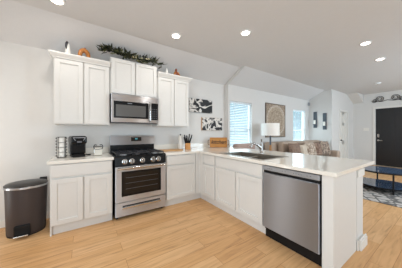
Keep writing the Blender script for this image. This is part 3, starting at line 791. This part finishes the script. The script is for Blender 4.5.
for k in range(300):
    t = random.random() if k > 80 else random.random() * .35
    p = gpath(t) + Vector((0, random.uniform(-.05, .015), random.uniform(-.025, .03)))
    d = Vector((random.uniform(-1, .9), random.uniform(-.8, .1), random.uniform(-.5, .8 if t < .85 else .3)))
    if t < .16: d = Vector((random.uniform(-1, .1), random.uniform(-.6, .0), random.uniform(-.45, .7)))
    dn = d.normalized()
    if p.z + .13 * dn.z > ZP - .528 * (p.y + .13 * dn.y) - .03: d.z = min(d.z, .1) ; d.y = min(d.y, -.3)
    leaf(LA if k % 3 else LB, p, d, random.uniform(.06, .125), random.uniform(.008, .014))
for k in range(12):
    p = gpath(.3 + .45 * random.random()) + Vector((0, -.05 - .02 * random.random(), random.uniform(-.01, .03)))
    FL.lathe([(.004, -.008), (.012, -.003), (.013, .004), (.005, .010)], p, 8)
LA.build('dark_leaves', 'leaf', gl, label='dark green narrow leaves'); LB.build('olive_leaves', 'leaf2', gl, label='paler olive leaves'); FL.build('blossoms', 'flower', gl, label='cream blossoms')
for t in (.5, .55, .62, .75):
    p = gpath(t)
    MB().tube([p, p + Vector((.03, -.05, -.02)), p + Vector((.07, -.065, -.06))], [.003, .003, .0015], 5).build('dangling_twig', 'leaf2', gl)

# ------------------------------------------------------------------ trash can
tc_ = root('trash_can', 'dark brown-grey step trash can at the end of the left cabinet', 'trash can', (-.955, -.29, 0))
MB().lathe([(.175, .012), (.185, .02), (.2, .57), (.2, .575)], (-.955, -.29, 0), 40, sy=.82).build('bucket', 'trash', tc_, smooth=True)
MB().lathe([(.18, 0), (.182, .012), (.17, .013)], (-.955, -.29, 0), 40, sy=.84).build('base_ring', 'rubber', tc_, smooth=True)
MB().lathe([(.206, .576), (.21, .58), (.21, .596), (.203, .6)], (-.955, -.29, 0), 40, sy=.83).build('rim_band', 'steel', tc_, smooth=True, label='thin steel band under the lid')
MB().lathe([(.206, .6005), (.208, .612), (.19, .628), (.1, .64), (.0, .642)], (-.955, -.29, 0), 40, sy=.83).build('lid', 'trashlid', tc_, smooth=True)
MB().box(-.86, -.78, -.125, -.1, .56, .64, .008).build('hinge', 'rubber', tc_)
MB().prism([(-1.03, -.43), (-.9, -.43), (-.885, -.465), (-1.04, -.465)], 'z', .03, .15, .01).build('pedal_housing', 'blackm', tc_)
MB().box(-1.03, -.90, -.52, -.46, .035, .052, .006, 3).build('pedal', 'steel2', tc_, label='silver step pedal')

# ------------------------------------------------------------------ closet door, front door, hall fittings
def panel_door(m, x0, x1, z0, z1, y, t, rows):
    w = x1 - x0; st_ = .11; 
    m.box(x0, x1, y + .008, y + t, z0, z1)
    m.box(x0, x0 + st_, y, y + .008, z0, z1).box(x1 - st_, x1, y, y + .008, z0, z1).box((x0 + x1) / 2 - .05, (x0 + x1) / 2 + .05, y, y + .008, z0, z1)
    for a, b in rows: m.box(x0 + st_, x1 - st_, y, y + .008, a, b)
    return m
d1 = panel_door(MB(), CD[0] + .002, CD[1] - .002, .006, CD[2] - .003, YH + .02, .035, [(.006, .22), (.80, .95), (1.52, 1.63), (1.92, 2.036)]).build('door_1', 'door'); d1['kind'] = 'structure'
MB().lathe([(.03, 0), (.03, .006), (.012, .01), (.012, .03), (.027, .042), (.027, .055), (.012, .066)], n=18, mtx=Matrix.Translation((CD[0] + .07, YH + .0195, .97)) @ Matrix.Rotation(PI / 2, 4, 'X')).build('door_knob', 'bronze', d1, world=False, smooth=True)
struct('trim_4', MB().box(CD[0] - .07, CD[0] - .001, YH - .016, YH - .0005, 0, CD[2] + .07, .004).box(CD[1] + .001, CD[1] + .07, YH - .016, YH - .0005, 0, CD[2] + .07, .004).box(CD[0] - .001, CD[1] + .001, YH - .016, YH - .0005, CD[2] + .001, CD[2] + .07, .004), 'trim')
d2 = MB().box(XF + .03, XF + .07, FD[0] + .003, FD[1] - .003, .01, FD[2] - .004)
for z0, z1 in ((.2, .95), (1.12, 1.98)):
    for ya in (FD[0] + .12, (FD[0] + FD[1]) / 2 + .05): d2.box(XF + .022, XF + .0305, ya, ya + .285, z0, z1, .004, 1)
d2 = d2.build('door_2', 'fdoor'); d2['kind'] = 'structure'
MB().box(XF + .008, XF + .0295, FD[1] - .1, FD[1] - .045, 1.07, 1.2, .006).build('keypad_lock', 'steel2', d2, world=False)
MB().cyl((XF + .0295, FD[1] - .072, .96), (XF + .02, FD[1] - .072, .96), .032).tube([(XF + .022, -1.602, .96), (XF - .02, -1.602, .96), (XF - .022, -1.62, .96), (XF - .022, -1.72, .955)], .011, 8).build('door_handle', 'steel2', d2, world=False, smooth=True)
struct('trim_5', MB().box(XF - .016, XF - .0005, FD[1] + .001, FD[1] + .075, 0, FD[2] + .075, .004).box(XF - .016, XF - .0005, FD[0] - .075, FD[0] - .001, 0, FD[2] + .075, .004).box(XF - .016, XF - .0005, FD[0] - .001, FD[1] + .001, FD[2] + .001, FD[2] + .075, .004), 'trim')
sw = root('light_switch', 'white wall switch plate beside the black front door', 'light switch', (XF, -1.27, 1.38))
MB().box(XF - .007, XF - .0005, -1.35, -1.19, 1.32, 1.44, .002).build('plate', 'white', sw)
for yy in (-1.31, -1.27, -1.23): MB().box(XF - .011, XF - .0071, yy - .012, yy + .012, 1.35, 1.41, .002).build('rocker', 'white', sw)
sc_ = root('scroll_wall_decor', 'dark scrolled metal ornament on the wall above the front door', 'wall decor', (XF - .02, -1.85, 2.5))
sm = MB()
for s in (-1, 1):
    for r0, cy_, cz_, tn in ((.11, .19, .02, 1), (.075, .34, -.03, -1)):
        pts = []
        for q in range(30):
            an = q / 29 * 3.6 * PI; rr = r0 * (1 - .75 * q / 29)
            pts.append((XF - .016, -1.85 + s * (cy_ + rr * math.cos(an)), 2.5 + cz_ + tn * rr * math.sin(an)))
        sm.tube(pts, .009, 6)
sm.tube([(XF - .016, -2.2, 2.44), (XF - .016, -2.0, 2.42), (XF - .016, -1.85, 2.46), (XF - .016, -1.7, 2.42), (XF - .016, -1.5, 2.44)], .01, 6)
sm.build('scrollwork', 'bronze', sc_)

# ------------------------------------------------------------------ living room furniture
single(MB().box(4.07, 6.2, -4.3, -1.22, .0005, .012, .004, 1).build('area_rug', 'rug'), 'grey patterned area rug under the round coffee table', 'rug')
sf = root('sofa', 'long taupe sofa along the living room window wall', 'sofa', (5.4, -.65, 0))
MB().box(4.0, 6.75, -1.15, -.22, .08, .30, .03, 3).build('base', 'sofa', sf)
MB().box(3.99, 6.6, -.47, -.2, .29, .98, .07, 4).build('backrest', 'sofa', sf)
for a, b in ((4.0, 4.2), (6.55, 6.75)): MB().box(a, b, -1.15, -.475, .29, .66, .06, 4).build('armrest', 'sofa', sf)
for a, b in ((4.205, 4.98), (4.985, 5.76), (5.765, 6.54)): MB().box(a, b, -1.17, -.46, .30, .48, .045, 4).build('seat_cushion', 'sofa', sf)
for a, b in ((4.21, 4.98), (4.985, 5.76), (5.765, 6.54)): MB().box(a, b, -.66, -.475, .485, 1.0, .06, 4).build('back_cushion', 'sofa', sf)
for xx in (4.06, 6.68):
    for yy in (-1.08, -.28): MB().cyl((xx, yy, .0), (xx, yy, .08), .025).build('foot', 'bronze', sf)
def pillow(loc, rz, lean, m, label, s=.45, t=.075, roll=0.0):
    b = bmesh.new(); n = 10; top = {}; bot = {}
    for i in range(n + 1):
        for j in range(n + 1):
            u = -1 + 2 * i / n; v = -1 + 2 * j / n
            k = 1 - .07 * (1 - u * u) * abs(v) ** 3; k2 = 1 - .07 * (1 - v * v) * abs(u) ** 3
            h = t * ((1 - u ** 4) * (1 - v ** 4)) ** .5
            edge = i in (0, n) or j in (0, n)
            top[i, j] = b.verts.new((u * k2 * s / 2, -h, v * k * s / 2))
            bot[i, j] = top[i, j] if edge else b.verts.new((u * k2 * s / 2, h, v * k * s / 2))
    for i in range(n):
        for j in range(n):
            b.faces.new((top[i, j], top[i + 1, j], top[i + 1, j + 1], top[i, j + 1]))
            q = (bot[i, j + 1], bot[i + 1, j + 1], bot[i + 1, j], bot[i, j])
            b.faces.new(q)
    mb = MB(); mb._add(b)
    o = single(mb.build('throw_pillow', m, smooth=True), label, 'pillow', 'throw pillows on the sofa')
    o.matrix_world = Matrix.Translation(loc) @ Matrix.Rotation(rz, 4, 'Z') @ Matrix.Rotation(lean, 4, 'X') @ Matrix.Rotation(roll, 4, 'Y')
pillow((4.44, -.86, .745), -.1, -.2, 'pil_taupe', 'plain taupe throw pillow at the lamp end of the sofa', .46)
pillow((4.87, -.87, .725), .1, -.2, 'pil_beige', 'pale beige throw pillow tucked behind the floral pillow', .38)
pillow((5.29, -.87, .745), -.1, -.22, 'pil_floral', 'large cream floral throw pillow in the middle of the sofa', .46)
pillow((5.77, -.87, .735), .1, -.2, 'pil_brown', 'dark brown throw pillow turned sideways right of the floral pillow', .43, roll=.06)
pillow((6.25, -.88, .755), -.1, -.22, 'pil_leaf', 'leaf print throw pillow tilted at the right end of the sofa', .47, roll=.08)
ac = root('armchair', 'brown upholstered armchair in front of the window behind the sink', 'armchair', (2.99, -.62, 0), -.05)
MB().box(-.33, .33, -.38, .32, .08, .30, .03, 3).build('base', 'arm', ac, **CL)
MB().box(-.33, .33, .17, .36, .30, .985, .07, 4).build('backrest', 'arm', ac, **CL)
MB().box(-.22, .22, -.39, .17, .305, .47, .045, 4).build('seat_cushion', 'arm', ac, **CL)
for s in (-1, 1): MB().box(s * .28 - .055, s * .28 + .055, -.38, .17, .30, .64, .045, 4).build('armrest', 'arm', ac, **CL)
for sx in (-.28, .28):
    for sy in (-.33, .27): MB().cyl((sx, sy, 0), (sx, sy, .08), .022).build('leg', 'bronze', ac, **CL)
fl_ = root('floor_lamp', 'floor lamp with white drum shade between armchair and sofa', 'lamp', (3.80, -.55, 0))
cx_, cy_ = 3.80, -.55
MB().lathe([(.14, 0), (.14, .02), (.03, .03)], (cx_, cy_, 0), 28).build('base', 'bronze', fl_, smooth=True)
MB().cyl((cx_, cy_, .03), (cx_, cy_, .93), .03, .028).build('wooden_post', 'lampwood', fl_, smooth=True)
MB().cyl((cx_, cy_, .93), (cx_, cy_, 1.3), .022).build('metal_neck', 'slate', fl_, smooth=True)
sh = MB(); t = bmesh.new(); n = 40; rg = []
for r_, z_ in ((.226, 1.18), (.222, 1.50), (.217, 1.50), (.221, 1.18)):
    rg.append([t.verts.new((cx_ + r_ * math.cos(2 * PI * k / n), cy_ + r_ * math.sin(2 * PI * k / n), z_)) for k in range(n)])
for q in range(4):
    for k in range(n): t.faces.new((rg[q][k], rg[q][(k + 1) % n], rg[(q + 1) % 4][(k + 1) % n], rg[(q + 1) % 4][k]))
sh._add(t); sh.build('lamp_shade', 'shade', fl_, smooth=True)
sp = MB()
for k in range(3): sp.tube([(cx_, cy_, 1.29), (cx_ + (.217) * math.cos(k * 2.1), cy_ + (.217) * math.sin(k * 2.1), 1.29)], .004, 6)
sp.build('shade_spider', 'slate', fl_)
cf = root('coffee_table', 'round two-tier black metal coffee table on the grey rug', 'coffee table', (5.18, -2.42, .012))
tx, ty = 5.18, -2.42
def ring(z, r, h): 
    return MB().lathe([(r - .03, 0), (r, 0), (r, h), (r - .03, h)], (tx, ty, z), 48)
MB().lathe([(.44, 0), (.46, .004), (.46, .028), (.45, .03)], (tx, ty, .41), 48).build('table_top', 'blackm', cf, smooth=True)
MB().lathe([(.44, 0), (.44, .004)], (tx, ty, .4402), 48).build('glass_top', 'ctable', cf)
MB().lathe([(.44, 0), (.46, .004), (.46, .028), (.45, .03)], (tx, ty, .10), 48).build('lower_shelf', 'blackm', cf, smooth=True)
MB().lathe([(.44, 0), (.44, .004)], (tx, ty, .1302), 48).build('glass_shelf', 'ctable', cf)
for k in range(4):
    an = .45 + k * PI / 2
    MB().cyl((tx + .43 * math.cos(an), ty + .43 * math.sin(an), .012), (tx + .43 * math.cos(an), ty + .43 * math.sin(an), .41), .014).build('leg', 'blackm', cf)
